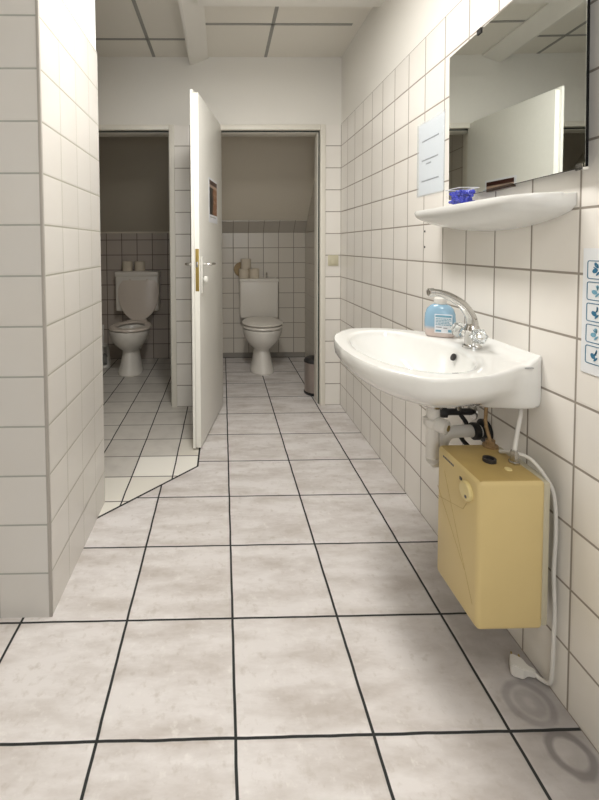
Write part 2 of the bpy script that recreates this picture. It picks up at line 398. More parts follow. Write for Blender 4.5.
# partition between washroom and stalls, door openings
Lj, Ro0, Ro1, FT = -0.324, -0.085, 0.709, 1.944
prt = thing('wall_partition', 'far partition wall with tiled strips around the two toilet doorways', 'wall', kind='structure')
box('tile_strip', Lj, Ro0, PY, PB, 0.0, FT, m_tile_part, prt)
m_tile_part2 = tilemat('wall_tile_strip_right', 0, 0.819, 0.3, 0.0, TP, TC, GR, 0.003, 0.0045)
box('tile_strip', Ro1, WX, PY, PB, 0.0, FT, m_tile_part2, prt)
box('tile_strip', LX, -1.07, PY, PB, 0.0, FT, m_tile_part, prt)
box('plaster', LX, WX, PY-.001, PB, FT, CZ+.1, m_plaster, prt)
def frame(name, xa, xb, label):
    """steel door frame: face, dark seal in the rebate, inner jamb"""
    r = thing(name, label, 'door frame', kind='structure')
    fwid = 0.036
    bm = bmesh.new()
    bx(bm, xa, xa+fwid, PY-.014, PY+.03, 0, FT, 0.003); bx(bm, xb-fwid, xb, PY-.014, PY+.03, 0, FT, 0.003)
    bx(bm, xa+fwid, xb-fwid, PY-.014, PY+.03, FT-fwid, FT, 0.003)
    link('frame_face', bm, m_frame, r, smooth=True)
    bm = bmesh.new(); a, b, t = xa+fwid-.004, xb-fwid+.004, FT-fwid+.004; q = 0.009
    for d in ((a, a+q, 0, t), (b-q, b, 0, t), (a+q, b-q, t-q, t)): bx(bm, d[0], d[1], PY+.018, PY+.032, d[2], d[3])
    link('seal', bm, m_seal, r)
    bm = bmesh.new(); a, b, t = xa+fwid+.006, xb-fwid-.006, FT-fwid-.006; q = 0.004
    bx(bm, a-.02, a+q, PY+.033, PB+.01, 0, t, 0.002); bx(bm, b-q, b+.02, PY+.033, PB+.01, 0, t, 0.002)
    bx(bm, a+q, b-q, PY+.033, PB+.01, t-q, t+.02, 0.002)
    link('inner_jamb', bm, m_frame, r, smooth=True)
    return r
frame('trim_1', -1.07, Lj, 'cream painted frame of the left toilet doorway')
frame('trim_2', Ro0, Ro1, 'cream painted frame of the right toilet doorway')

# stalls
wall('wall_divider', -0.30, -0.12, PB, BY, 0, CZ, m_tile_side, 'wall between the two toilet stalls')
wall_parts('wall_back', 'rear wall of both toilet stalls, tiled to shoulder height', [
    ('stall_tiles', (-0.12, WX, BY, BY+.1, 0.048, 1.25), m_tile_backR),
    ('base_tiles', (-0.12, WX, BY-.004, BY+.1, 0, 0.048), m_base),
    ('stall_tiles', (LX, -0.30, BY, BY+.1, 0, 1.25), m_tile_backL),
    ('plaster', (LX, WX, BY, BY+.1, 1.25, CZ+.1), m_stallplaster)])
box('base_shadow_gap', -0.12, WX, BY-.006, BY-.004, 0, 0.004, m_joint, bpy.data.objects['wall_back'])
def slope(name, x0, x1, z0, m, ytop, ztop, th, label):
    bm = bmesh.new()
    pr = [(BY, z0), (ytop, ztop), (ytop, ztop+th), (BY, z0+th)]
    rings(bm, [[(x, y, z) for y, z in pr] for x in (x0, x1)])
    return link(name, bm, m)
# sloping ceiling over the stalls (underside of a stair or roof)
def slopes(tag_, x0, x1, z0, mplain, tiles):
    k = 1.05
    r = thing(tag_, 'sloping plastered ceiling over the %s toilet' % ('right' if tiles else 'left'), 'ceiling', kind='structure')
    ym = BY-0.105 if tiles else BY-.012; zm = z0+0.105*k if tiles else z0
    if tiles: slope('sloped_tiles', x0, x1, z0, m_tile_slope, ym, zm, 0.02, '').parent = r
    y1 = PB; z1 = zm+(ym-y1)*k
    bm = bmesh.new(); pr = [(ym+(0 if tiles else .012), zm+.003), (y1, z1), (y1, z1+.02), (ym+(0 if tiles else .012), zm+.023)]
    rings(bm, [[(x, y, z) for y, z in pr] for x in (x0, x1)])
    link('sloped_plaster', bm, mplain, r)
    box('edge_trim', x0, x1, ym-.006, ym+.002, zm-.006, zm+.004, m_tile_slope if tiles else m_stallplaster, r)
slopes('ceiling_slope', -0.12, WX, 1.25, m_stallplaster, True)
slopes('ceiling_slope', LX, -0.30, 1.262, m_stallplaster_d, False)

# ceiling with recessed panels between beams
cl = thing('ceiling', 'pale panelled ceiling with grey strips', 'ceiling', kind='structure')
box('panel', LX, WX, FRONT, BY+.1, CZ, CZ+.1, m_ceiling, cl)
BZ = 2.345
bm = bmesh.new()
rings(bm, [[(x, y, z) for x, z in ((-.215, BZ), (-.198, BZ), (-.09, CZ-.012), (-.09, CZ-.0002), (-.215, CZ-.0002))] for y in (FRONT, PY-.002)])
for y0 in (2.07, 0.15, -1.35): bx(bm, -0.12, WX, y0, y0+.13, BZ, CZ-.0002)
link('beam', bm, m_plaster, cl)
bm = bmesh.new(); q = 0.010
z0, z1 = CZ-.003, CZ-.0002
bx(bm, -0.455-q, -0.455+q, FRONT, PY-.002, z0, z1); bx(bm, LX, -0.215, 2.656-q, 2.656+q, z0, z1)
for yy in (2.05, 1.45, 0.85, 0.25, -.35, -.95): bx(bm, LX, -0.215, yy-q, yy+q, z0, z1)
bx(bm, 0.30-q, 0.30+q, 2.2, PY-.002, z0, z1); bx(bm, 0.30-q, 0.30+q, -1.22, -.72, z0, z1)
for yy in (2.475, -.85): bx(bm, -0.09, 0.76 if yy > 2.4 else WX, yy-q, yy+q, z0, z1)
link('panel_strip', bm, m_strip, cl)

# ---------------------------------------------------------------- door leaf
DA = math.atan2(0.65, 0.125)     # direction from free edge to hinge
dl = thing('door_1', 'open white toilet door seen nearly edge on, with brass lock plate', 'door', (-0.125, 2.27, 0), DA, kind='structure')
# local: +x from free edge to hinge, +y = left side (thickness), face at y=0
L = 0.645
bm = bmesh.new(); bx(bm, 0, L, 0, 0.027, 0.012, 1.937, 0.0015)
leaf = link('door_leaf', bm, [m_door, m_dooredge], dl, smooth=True)
bm = bmesh.new(); bx(bm, -0.014, L, 0.027, 0.042, 0.012, 1.952, 0.002)
link('rebate_lip', bm, [m_door, m_dooredge], dl, smooth=True)
for o in dl.children:
    for p_ in o.data.polygons:
        if p_.normal.x < -0.7: p_.material_index = 1
box('lock_plate', -0.0012, 0.001, 0.003, 0.023, 0.875, 1.105, m_brass, dl, 0.0006)
box('latch', -0.009, 0, 0.007, 0.019, 1.005, 1.035, m_chrome_d, dl, 0.002)
for side, nm in ((-1, 1), (1, 1)):
    y0 = 0 if side < 0 else 0.042
    a, b = (y0-.008, y0-.0002) if side < 0 else (y0+.0002, y0+.008)
    pl = box('handle_plate', 0.03, 0.068, a, b, 0.86, 1.06, m_door, dl, 0.004)
    yh = y0+side*0.05
    tubeobj('lever_handle', [(0.049, y0+side*.008, 1.02), (0.049, y0+side*.035, 1.02), (0.058, yh, 1.02), (0.085, yh, 1.02), (0.155, yh, 1.018)], lambda t: 0.0085-0.0015*t, m_chrome, dl)
latheobj('turn_knob', [(0.006, 0), (0.012, .004), (0.020, .010), (0.021, .022), (0.014, .028), (0.0, .029)], m_door, dl, (0.049, -.008, 0.935), (0, -1, 0), cap1=False)
bm = bmesh.new()
for z in (0.25, 1.70): lathe(bm, [(0.007, 0), (0.007, 0.09)], 12, M=Matrix.Translation((L+.004, 0.045, z)))
link('hinge', bm, m_chrome_d, dl, smooth=True)
# print on the door (flat sheet)
pr = thing('picture_print', 'small dark brown picture print with white border stuck on the door', 'picture', (-0.125, 2.27, 0), DA)
box('sheet', 0.236, 0.480, -0.0016, -0.0004, 1.262, 1.528, m_paper, pr)
box('printed_image', 0.252, 0.466, -0.0024, -0.0017, 1.310, 1.516, m_print, pr)
bm = bmesh.new(); random.seed(3); x = 0.268
while x < 0.43:
    w_ = random.uniform(.012, .03); bx(bm, x, x+w_, -0.0022, -0.0017, 1.292, 1.299); x += w_+.006
link('caption', bm, m_inklight, pr)

# ---------------------------------------------------------------- toilets
def oval(a, yf, yb, z, n=40, e=2.0, xo=0.0):
    ym = yb*0.42+yf*0.58
    out = []
    for i in range(n):
        t = 2*PI*i/n; c, s = math.cos(t), math.sin(t)
        ex = 2/e
        px = a*math.copysign(abs(c)**ex, c)
        py = (yb-ym)*abs(s)**ex if s > 0 else -(ym-yf)*abs(s)**ex
        out.append(Vector((px+xo, ym+py, z)))
    return out
def make_bowl(parent):
    bm = bmesh.new()
    out = [(.106,-.595,-.24,0),(.108,-.60,-.235,.012),(.104,-.59,-.24,.03),(.090,-.565,-.25,.09),(.078,-.545,-.26,.15),(.072,-.535,-.27,.195),
           (.078,-.545,-.265,.212),(.108,-.59,-.25,.24),(.140,-.63,-.235,.28),(.160,-.655,-.225,.32),(.172,-.668,-.215,.36),(.176,-.674,-.21,.388),(.174,-.672,-.212,.397)]
    inn = [(.150,-.645,-.245,.400),(.128,-.615,-.275,.392),(.118,-.60,-.29,.36),(.095,-.57,-.32,.30),(.07,-.53,-.35,.25),(.05,-.50,-.37,.235)]
    rs = [oval(a, yf, yb, z) for a, yf, yb, z in out+inn]
    rings(bm, rs)
    bx(bm, -.10, .10, -.26, -.05, .30, .392, .02)      # rear shelf carrying the hinges
    bx(bm, -.045, .045, -.27, -.005, .14, .24, .02)
    b = link('bowl', bm, m_toilet, parent, smooth=True)
    bm = bmesh.new(); rings(bm, [oval(.090,-.563,-.325,.286), oval(.090,-.563,-.325,.290)])
    link('bowl_water', bm, m_water, b, smooth=True)
    return b
def make_ring(parent, m):
    bm = bmesh.new()
    R = [(.176,-.682,-.215,.403),(.181,-.690,-.21,.412),(.176,-.684,-.213,.424),(.150,-.655,-.235,.430),(.128,-.625,-.27,.426),(.122,-.615,-.28,.414),(.126,-.62,-.27,.404)]
    rs = [oval(a, f_, b_, z) for a, f_, b_, z in R]
    rings(bm, rs+[rs[0]], False, False)
    bmesh.ops.remove_doubles(bm, verts=bm.verts, dist=1e-5)
    return link('seat', bm, m, parent, smooth=True)
def make_lid(parent, m, upright):
    bm = bmesh.new()
    R = [(.170,-.680,-.212,0),(.180,-.690,-.208,.006),(.180,-.690,-.208,.012),(.168,-.675,-.215,.020),(.12,-.61,-.26,.027),(.06,-.52,-.34,.030)]
    rings(bm, [oval(a, f_, b_, z) for a, f_, b_, z in R])
    if upright:
        bx(bm, -.075, .075, -.225, -.19, 0.0, .02, .006)
        for s in (-1, 1): lathe(bm, [(.010, -.006), (.010, 0)], 12, M=Matrix.Translation((s*.075, -.60, 0)))
        Mx = Matrix.Translation((0, -.205, .405)) @ Matrix.Diagonal((1.08, 1, 1, 1)) @ Matrix.Rotation(math.radians(-98), 4, 'X') @ Matrix.Translation((0, .20, .0))
        # opened lid: the front edge swings up and leans on the cistern
        bmesh.ops.transform(bm, matrix=Mx, verts=bm.verts)
    else:
        bmesh.ops.translate(bm, vec=(0, 0, .434), verts=bm.verts)
    return link('lid', bm, m, parent, smooth=True)
def hinges(parent, m):
    for s in (-1, 1): latheobj('seat_hinge', [(.011, -.022), (.011, .022)], m, parent, (s*.075, -.205, .414), (1, 0, 0), seg=14)
tr = thing('toilet', 'toilet with closed lid in the right stall below stacked paper rolls', 'toilet', (0.346, BY, 0))
make_bowl(tr); make_ring(tr, m_tplast); make_lid(tr, m_tplast, False); hinges(tr, m_tplast)
bm = bmesh.new(); bx(bm, -.183, .185, -.165, -.003, .425, .785, .014, 3)
ci = link('cistern', bm, m_tplast, tr, smooth=True)
bm = bmesh.new(); bx(bm, -.187, .189, -.170, -.003, .772, .803, .008, 3); link('cistern_lid', bm, m_tplast, ci, smooth=True)
latheobj('flush_knob', [(.005, 0), (.005, .03), (.008, .034), (.008, .05), (.004, .054)], m_chrome_d, ci, (.085, -.06, .803))
tubeobj('flush_pipe', [(0, -.08, .43), (0, -.08, .37), (0, -.085, .33), (0, -.12, .30)], .022, m_whitep, tr)
tl = thing('toilet', 'toilet with raised lid and open seat in the dim left stall', 'toilet', (-0.812, BY, 0), 0.0)
make_bowl(tl).location.x = -.014; make_ring(tl, m_tplast_old).location.x = -.002; make_lid(tl, m_tplast_old, True).location.x = .008; hinges(tl, m_tplast_old)
bm = bmesh.new(); bx(bm, -.215, .195, -.150, -.003, .50, .845, .014, 3)
ci = link('cistern', bm, m_tplast, tl, smooth=True)
bm = bmesh.new(); bx(bm, -.22, .20, -.156, -.003, .83, .880, .012, 3); link('cistern_lid', bm, m_tplast, ci, smooth=True)
tubeobj('flush_pipe', [(0, -.08, .505), (0, -.08, .42), (0, -.085, .35), (0, -.12, .30)], .022, m_whitep, tl)

# toilet rolls
def make_roll(label, group, loc):
    r = thing('toilet_roll', label, 'toilet paper', loc, 0, group)
    bm = bmesh.new()
    prof = [(.021, 0), (.046, 0), (.049, .003), (.049, .092), (.046, .095), (.021, .095)]
    rs = [[Vector((q*math.cos(2*PI*i/24), q*math.sin(2*PI*i/24), z)) for i in range(24)] for q, z in prof]
    rings(bm, rs+[rs[0]], False, False); bmesh.ops.remove_doubles(bm, verts=bm.verts, dist=1e-5)
    link('paper', bm, m_roll, r, smooth=True)
    bm = bmesh.new()
    rs = [[Vector((q*math.cos(2*PI*i/24), q*math.sin(2*PI*i/24), z)) for i in range(24)] for q, z in [(.0195, .001), (.0208, .001), (.0208, .094), (.0195, .094)]]
    rings(bm, rs+[rs[0]], False, False); bmesh.ops.remove_doubles(bm, verts=bm.verts, dist=1e-5)
    link('cardboard_core', bm, m_tan, r, smooth=True)
    return r
r0 = make_roll('toilet roll on the right cistern, left one of the lower pair', 'toilet rolls stacked on the right cistern', (0.205, BY-.085, .8035))
for loc, lab, grp in (((0.305, BY-.085, .8035), 'toilet roll on the right cistern, right one of the lower pair', 'toilet rolls stacked on the right cistern'),
                      ((0.225, BY-.083, .899), 'toilet roll on top of the stack on the right cistern', 'toilet rolls stacked on the right cistern'),
                      ((-0.925, BY-.075, .8805), 'toilet roll on the left cistern, left of the two', 'toilet rolls on the left cistern'),
                      ((-0.805, BY-.075, .8805), 'toilet roll on the left cistern, right of the two', 'toilet rolls on the left cistern')):
    c = copy_tree(r0); c.location = loc; c['label'] = lab; c['group'] = grp
hd = thing('paper_holder', 'round tan toilet paper holder on the wall left of the right cistern', 'holder', (0.182, BY, .888))
latheobj('cover', [(.06, 0), (.072, .006), (.072, .020), (.065, .026), (.0, .028)], m_tan, hd, (0, -.001, 0), (0, -1, 0), cap1=False, seg=32)
latheobj('spindle', [(.012, .028), (.012, .036), (.006, .038)], m_brass, hd, (0, -.001, 0), (0, -1, 0))

# toilet brush
tb = thing('toilet_brush', 'white toilet brush holder with thin handle beside the left toilet', 'toilet brush', (-1.115, 3.90, 0))
bm = bmesh.new(); seg = 32
prof = [(.060, 0), (.065, .006), (.063, .03), (.058, .10), (.052, .155), (.044, .195), (.034, .215)]
vr = []
for q, z in prof: vr.append([bm.verts.new((q*math.cos(2*PI*i/seg), q*math.sin(2*PI*i/seg), z)) for i in range(seg)])
bm.faces.new(vr[0])
for a, b, lv in zip(vr, vr[1:], range(9)):
    for i in range(seg):
        am = (2*PI*(i+.5)/seg)
        front = abs(((am-1.62*PI+PI) % (2*PI))-PI) < (0.62 if lv in (3, 4) else 0.4)
        if front and 2 <= lv <= 4: continue
        bm.faces.new((a[i], a[(i+1) % seg], b[(i+1) % seg], b[i]))
o = link('brush_holder', bm, m_whitep, tb, smooth=True); md = o.modifiers.new('thick', 'SOLIDIFY'); md.thickness = .004; md.offset = -1
latheobj('handle', [(.006, .10), (.006, .36), (.009, .37), (.009, .39), (.005, .395)], m_whitep, tb)
latheobj('bristles', [(.012, .035), (.034, .045), (.036, .10), (.015, .125)], m_bristle, tb)

# pedal bin
pb = thing('pedal_bin', 'narrow dark steel pedal bin behind the right doorway jamb', 'bin', (0.700, 3.145, 0))
latheobj('bin_body', [(.082, .012), (.084, .02), (.084, .235), (.086, .24)], m_steel, pb, seg=36)
latheobj('base_ring', [(.085, 0), (.088, .004), (.088, .016), (.083, .022)], m_black, pb, seg=36)
latheobj('bin_lid', [(.088, .241), (.088, .252), (.080, .266), (.055, .277), (.0, .282)], m_darkplastic, pb, seg=36, cap1=False)
box('pedal', -.02, .02, -.112, -.084, .008, .016, m_black, pb, .003)

# light switch
sw = thing('light_switch', 'small cream light switch on the tiles beside the right doorway', 'switch', (0.765, PY, 1.015))
box('switch_plate', -.036, .036, -.010, -.0004, -.037, .037, m_switch, sw, .004)
box('rocker', -.024, .024, -.016, -.0105, -.026, .026, m_switch, sw, .003)

# ---------------------------------------------------------------- washbasin
YC = 1.245
ctl = [(.818,.195),(.79,.197),(.75,.212),(.69,.250),(.62,.286),(.55,.302),(.48,.298),(.435,.262),(.392,.205),(.363,.115),(.353,.0)]
half = spline([(x, h, 0) for x, h in ctl], 10)
polyo = [(p.x, YC-p.y) for p in half] + [(p.x, YC+p.y) for p in reversed(half[:-1])]
BC = (.575, YC)
NA = 128
def ray_r(t):
    dx, dy = math.cos(t), math.sin(t); best = 0
    n = len(polyo)
    for i in range(n):
        (x1, y1), (x2, y2) = polyo[i], polyo[(i+1) % n]
        ex, ey = x2-x1, y2-y1; den = dx*ey-dy*ex
        if abs(den) < 1e-12: continue
        s = ((x1-BC[0])*ey-(y1-BC[1])*ex)/den; q = ((x1-BC[0])*dy-(y1-BC[1])*dx)/den
        if s > 0 and -1e-6 <= q <= 1+1e-6: best = max(best, s)
    return best
ang = [2*PI*(i+.5)/NA for i in range(NA)]
RO = [ray_r(t) for t in ang]
def ell(t):   # inner bowl edge
    cx_, a, b = .549, .149, .246
    dx, dy = math.cos(t), math.sin(t); ox = BC[0]-cx_
    A = (dx/a)**2+(dy/b)**2; B = 2*ox*dx/a**2; Cc = (ox/a)**2-1
    return (-B+math.sqrt(B*B-4*A*Cc))/(2*A)
RI = [ell(t) for t in ang]
def sst(a, b, x): t = max(0, min(1, (x-a)/(b-a))); return t*t*(3-2*t)
def ztop(x): return 0.812+0.024*sst(.782, .815, x)
def pt(i, r, z): return Vector((BC[0]+math.cos(ang[i])*r, BC[1]+math.sin(ang[i])*r, z))
wb = thing('washbasin', 'white ceramic washbasin fixed to the tiled right wall', 'washbasin', (0, 0, 0))
bm = bmesh.new(); rs = []
DC = (.628, 1.232)
for q in (0.0, .12, .25, .4, .55, .7, .82, .91, .97, 1.0):
    zz = .672+.128*(q**2.6)
    if q == 0: rs.append([Vector((DC[0]+.022*math.cos(t), DC[1]+.022*math.sin(t), .670)) for t in ang]); continue
    rs.append([Vector((DC[0]+.022*math.cos(ang[i]), DC[1]+.022*math.sin(ang[i]), 0))*(1-q)+Vector((pt(i, RI[i], 0)))*q+Vector((0, 0, zz)) for i in range(NA)])
for q in (0.03, .10, .3, .5, .7, .85, .94):
    rr = []
    for i in range(NA):
        r = RI[i]+(RO[i]-RI[i])*q; p = pt(i, r, 0)
        p.z = ztop(p.x) - (.006 if q < .05 else (.0015 if q < .12 else 0)) + (.0 if q > .5 else 0)
        rr.append(p)
    rs.append(rr)
rs.append([pt(i, RO[i]-.002, ztop(pt(i, RO[i], 0).x)-.003) for i in range(NA)])
rs.append([pt(i, RO[i], ztop(pt(i, RO[i], 0).x)-.009) for i in range(NA)])
rs.append([pt(i, RO[i]-.001, ztop(pt(i, RO[i], 0).x)-.026) for i in range(NA)])
for k in range(1, 11):
    ph = k/10*PI/2; rr = []
    for i in range(NA):
        p = pt(i, RO[i], 0); wl = sst(.60, .80, p.x)          # near the wall the side stays upright
        s = .20+.80*math.cos(ph)**(1.15); s = s*(1-wl)+(1-.06*(k/10)**6)*wl
        zb = .694; z0 = .786
        z = z0-(z0-zb)*(math.sin(ph)**1.0)*(1+.28*(1-wl)*(1-s))
        v = Vector((DC[0]*(1-wl)+BC[0]*wl, DC[1]*(1-wl)+BC[1]*wl, 0)); q = v+(Vector((p.x, p.y, 0))-v)*s
        q.z = z; q.x = min(q.x, .8185); rr.append(q)
    rs.append(rr)
vr = rings(bm, rs, True, False)
last = vr[-1]
cv = bm.verts.new((DC[0], DC[1], .655))
mid = [bm.verts.new((v.co*.35+cv.co*.65)) for v in last]
for i in range(NA):
    bm.faces.new((last[i], last[(i+1) % NA], mid[(i+1) % NA], mid[i])); bm.faces.new((mid[i], mid[(i+1) % NA], cv))
link('basin', bm, m_ceram, wb, smooth=60)
latheobj('drain_flange', [(.019, -.001), (.030, 0), (.030, .004), (.022, .006), (.008, .003)], m_chrome, wb, (DC[0], DC[1], .670))
bm = bmesh.new(); lathe(bm, [(.011, 0), (.011, .004), (.008, .005)], 20, M=toM((.691, 1.236, .782), (-.9, 0, .40)))
link('overflow_hole', bm, m_darkplastic, wb, smooth=True)
bm = bmesh.new(); random.seed(5); x = .752
while x < .785:
    w_ = random.uniform(.0025, .005); bx(bm, x, x+w_, 1.0395, 1.046, .804, .8075); x += w_+.0015
link('maker_mark', bm, m_inklight, wb)
latheobj('drain_collar', [(.022, -.006), (.027, -.004), (.029, .004), (.029, .024)], m_chrome_d, wb, (DC[0], DC[1], .640))

# drain trap
dt = thing('drain_trap', 'cream plastic drain pipe under the basin left of the yellow heater', 'drain pipe', (DC[0], DC[1], 0))
tubeobj('inlet_pipe', [(0, 0, .640), (0, 0, .60), (0, 0, .54), (0, 0, .48)], .0195, m_whitep, dt)
tubeobj('outlet_pipe', [(.0, .0, .475), (.012, .012, .462), (.036, .03, .462), (.050, .042, .48), (.054, .045, .505), (.070, .046, .530), (.105, .045, .538), (.185, .045, .538)], .0185, m_whitep, dt)
latheobj('coupling_nut', [(.022, 0), (.027, .003), (.027, .024), (.022, .027)], m_whitep, dt, (0, 0, .575), seg=12)
bm = bmesh.new(); lathe(bm, [(.022, 0), (.022, .030), (.016, .034), (.012, .034)], 16, M=toM((.005, -.012, .588), (.6, -.75, -.1)))
link('cleaning_plug', bm, m_whitep, dt, smooth=True)
latheobj('brass_insert', [(.009, 0), (.009, .003)], m_brass, dt, (.0255, -.0376, .5846), (.6, -.75, -.1))
latheobj('coupling_nut', [(.023, 0), (.026, .003), (.026, .018), (.022, .022)], m_black, dt, (.145, .045, .538), (1, 0, 0), seg=20)
latheobj('wall_rosette', [(.036, 0), (.036, .010), (.022, .018)], m_black, dt, (WX-DC[0]-.0005, .045, .538), (-1, 0, 0))

# angle valve
av = thing('angle_valve', 'blackened angle valve on the wall under the basin', 'valve', (WX, 1.345, .572))
latheobj('wall_rosette', [(.026, 0), (.025, .004), (.014, .008)], m_chrome_d, av, (-.0005, 0, 0), (-1, 0, 0))
tubeobj('valve_body', [(-.006, 0, 0), (-.05, 0, 0), (-.09, 0, 0)], .011, m_darkplastic, av)
bm = bmesh.new(); lathe(bm, [(.010, 0), (.019, .004), (.019, .020), (.014, .026), (.006, .028)], 8, M=toM((-.088, 0, 0), (-1, 0, 0)))
link('valve_handle', bm, m_darkplastic, av, smooth=True)
latheobj('outlet_stub', [(.010, 0), (.010, .024), (.012, .026), (.012, .034)], m_chrome_d, av, (-.05, 0, .006))
tubeobj('black_hose', [(-.045, -.006, -.008), (-.04, -.03, -.03), (-.055, -.028, -.07), (-.035, -.033, -.10)], .007, m_black, av)

# pipes between tap and heater
def pipe(name, pts, r, m, label):
    return tag(tubeobj(name, pts, r, m), label, 'pipe')
HT = .5562   # heater top
pipe('supply_pipe', [(.747, 1.166, .6922), (.747, 1.166, .66), (.745, 1.163, .61), (.743, 1.139, HT+.016)], .0048, m_copper, 'thin scaled brown pipe rising from the yellow heater to the basin')
pipe('supply_hose', [(.785, 1.085, .6922), (.785, 1.082, .67), (.766, 1.068, .62), (.752, 1.055, .59), (.748, 1.05, HT+.030)], .0055, m_cable, 'grey white hose from the yellow heater up behind the basin')

# ---------------------------------------------------------------- water heater
wh = thing('water_heater', 'aged yellow under-sink water heater on the right wall', 'water heater', (0, 0, 0))
X0, X1, Y0, Y1, Z0, Z1 = .605, .768, .965, 1.160, .188, HT
bm = bmesh.new(); bx(bm, X0, X1, Y0, Y1, Z0, Z1, .012, 3)
hc = link('casing', bm, [m_yellow, m_yellow_d], wh, smooth=True)
for p_ in hc.data.polygons:
    if p_.normal.z > .9: p_.material_index = 1  # top face coloured darker to paint in the basin's shade
bm = bmesh.new(); bx(bm, X1-.004, X1+.014, Y0+.005, Y1-.005, Z0+.006, Z1-.006, .005); bx(bm, X1, WX-.0005, Y0+.07, Y1-.03, Z0+.05, Z1-.03)
link('back_plate', bm, mat('grey_yellow_plastic', (.52, .48, .36), .5), wh, smooth=True)
kn = latheobj('control_knob', [(.0235, -.001), (.0235, .006), (.021, .009), (.0, .010)], m_knob, wh, (X0, 1.012, .508), (-1, 0, 0), cap1=False, seg=32)
box('pointer_dot', X0-.0112, X0-.0095, 1.000, 1.006, .496, .502, m_ink, kn)
bm = bmesh.new()
for a_, b_ in (((1.155, .44), (1.02, .30)), ((1.155, .41), (1.03, .45)), ((1.03, .45), (1.015, .475)), ((1.12, .50), (1.05, .36)), ((1.05, .36), (.985, .24))):
    tube(bm, [(X0, a_[0], a_[1]), (X0, b_[0], b_[1])], .0006, seg=6, smoothpath=False)
link('surface_scratches', bm, m_yellow_d, wh)['kind'] = 'stuff'
box('indicator_window', X0-.0012, X0+.002, 1.036, 1.046, .519, .527, m_darkplastic, wh)
bm = bmesh.new(); y = 1.128; random.seed(2)
while y > 1.080:
    w_ = random.uniform(.004, .007); bx(bm, X0-.0006, X0+.002, y-w_, y, .535, .540); y -= w_+.002
link('maker_mark', bm, m_ink, wh)
latheobj('pipe_union', [(.020, 0), (.020, .006), (.012, .008), (.012, .020), (.008, .020)], m_copper, wh, (.743, 1.139, Z1-.001), seg=18)
latheobj('pipe_union', [(.014, 0), (.014, .006), (.011, .008), (.011, .026), (.008, .034)], m_chrome_d, wh, (.748, 1.05, Z1-.001), seg=6)
latheobj('threaded_stub', [(.016, 0), (.016, .010), (.011, .010), (.011, .003)], m_darkplastic, wh, (.690, 1.060, Z1-.001), seg=20)
latheobj('screw_cap', [(.009, 0), (.008, .003), (.0, .004)], m_knob, wh, (.712, 1.02, Z1-.0005), cap1=False)

pc = thing('power_cable', 'pale power cable looping down beside the yellow heater to the floor', 'cable', (0, 0, 0))
tubeobj('cord', [(.745, 1.10, HT+.006), (.752, 1.055, HT+.024), (.772, 1.025, HT+.022), (.790, .998, .547), (.804, .988, .505), (.807, .984, .42), (.805, .985, .32), (.807, .982, .22), (.807, .983, .13), (.807, .985, .065), (.808, .992, .028), (.802, 1.012, .015), (.794, 1.024, .0165)], .0048, m_cable, pc, k=10)
pg = bpy.data.objects.new('plug', None); C.objects.link(pg); pg.parent = pc; pg.location = (.792, 1.026, .0005); pg.rotation_euler = (0, 0, math.radians(150))
bm = bmesh.new()
rings(bm, [[Vector((x, yy*a, .017+zz*b)) for yy, zz in ((-1,-1),(1,-1),(1,1),(-1,1))] for x, a, b in ((-.005, .007, .007), (.012, .009, .009), (.022, .018, .014), (.045, .019, .0155), (.050, .016, .013))])
bmesh.ops.bevel(bm, geom=list(bm.edges), offset=.002, segments=2, affect='EDGES')
link('plug_body', bm, m_cable, pg, smooth=True)
for s in (-1, 1): latheobj('pin', [(.0024, 0), (.0024, .017), (.001, .019)], m_brass, pg, (.036+s*.0085, -.018, .018), (0, -1, .15), seg=10)

# ---------------------------------------------------------------- mixer tap
tp = thing('mixer_tap', 'chrome two-handled mixer tap with swan spout on the washbasin', 'tap', (.745, 1.235, .8125))
latheobj('tap_body', [(.027, 0), (.027, .006), (.021, .010), (.020, .045), (.023, .052), (.019, .062), (.017, .066)], m_tapchrome, tp, seg=28)
tubeobj('spout', [(0, 0, .060), (-.001, 0, .076), (-.008, 0, .097), (-.030, 0, .127), (-.064, 0, .150), (-.098, 0, .163), (-.124, 0, .167)], lambda t: .0170-.0075*t, m_tapchrome, tp, seg=16)
latheobj('aerator', [(.010, 0), (.0125, .002), (.0125, .016), (.010, .018), (.006, .016)], m_tapchrome, tp, (-.117, 0, .1665), (-1, 0, -.05))
for s in (-1, 1):
    d = Vector((-.35, s, .22)).normalized(); p0 = Vector((0, s*.017, .036))
    nk = latheobj('handle_stem', [(.013, 0), (.013, .016), (.010, .018)], m_chrome, tp, p0, d)
    bm = bmesh.new(); seg = 6
    prof = [(.010, .016), (.021, .020), (.024, .028), (.023, .046), (.018, .052)]
    rsx = []
    Mx = toM(p0, d)
    for q, z in prof: rsx.append([Mx @ Vector((q*(1-.14*(i % 2))*math.cos(2*PI*i/12), q*(1-.14*(i % 2))*math.sin(2*PI*i/12), z)) for i in range(12)])
    rings(bm, rsx); hnd = link('handle', bm, m_acryl, tp)
    latheobj('handle_cap', [(.011, .0524), (.011, .0545), (.009, .0555)], m_chrome, hnd, p0, d)

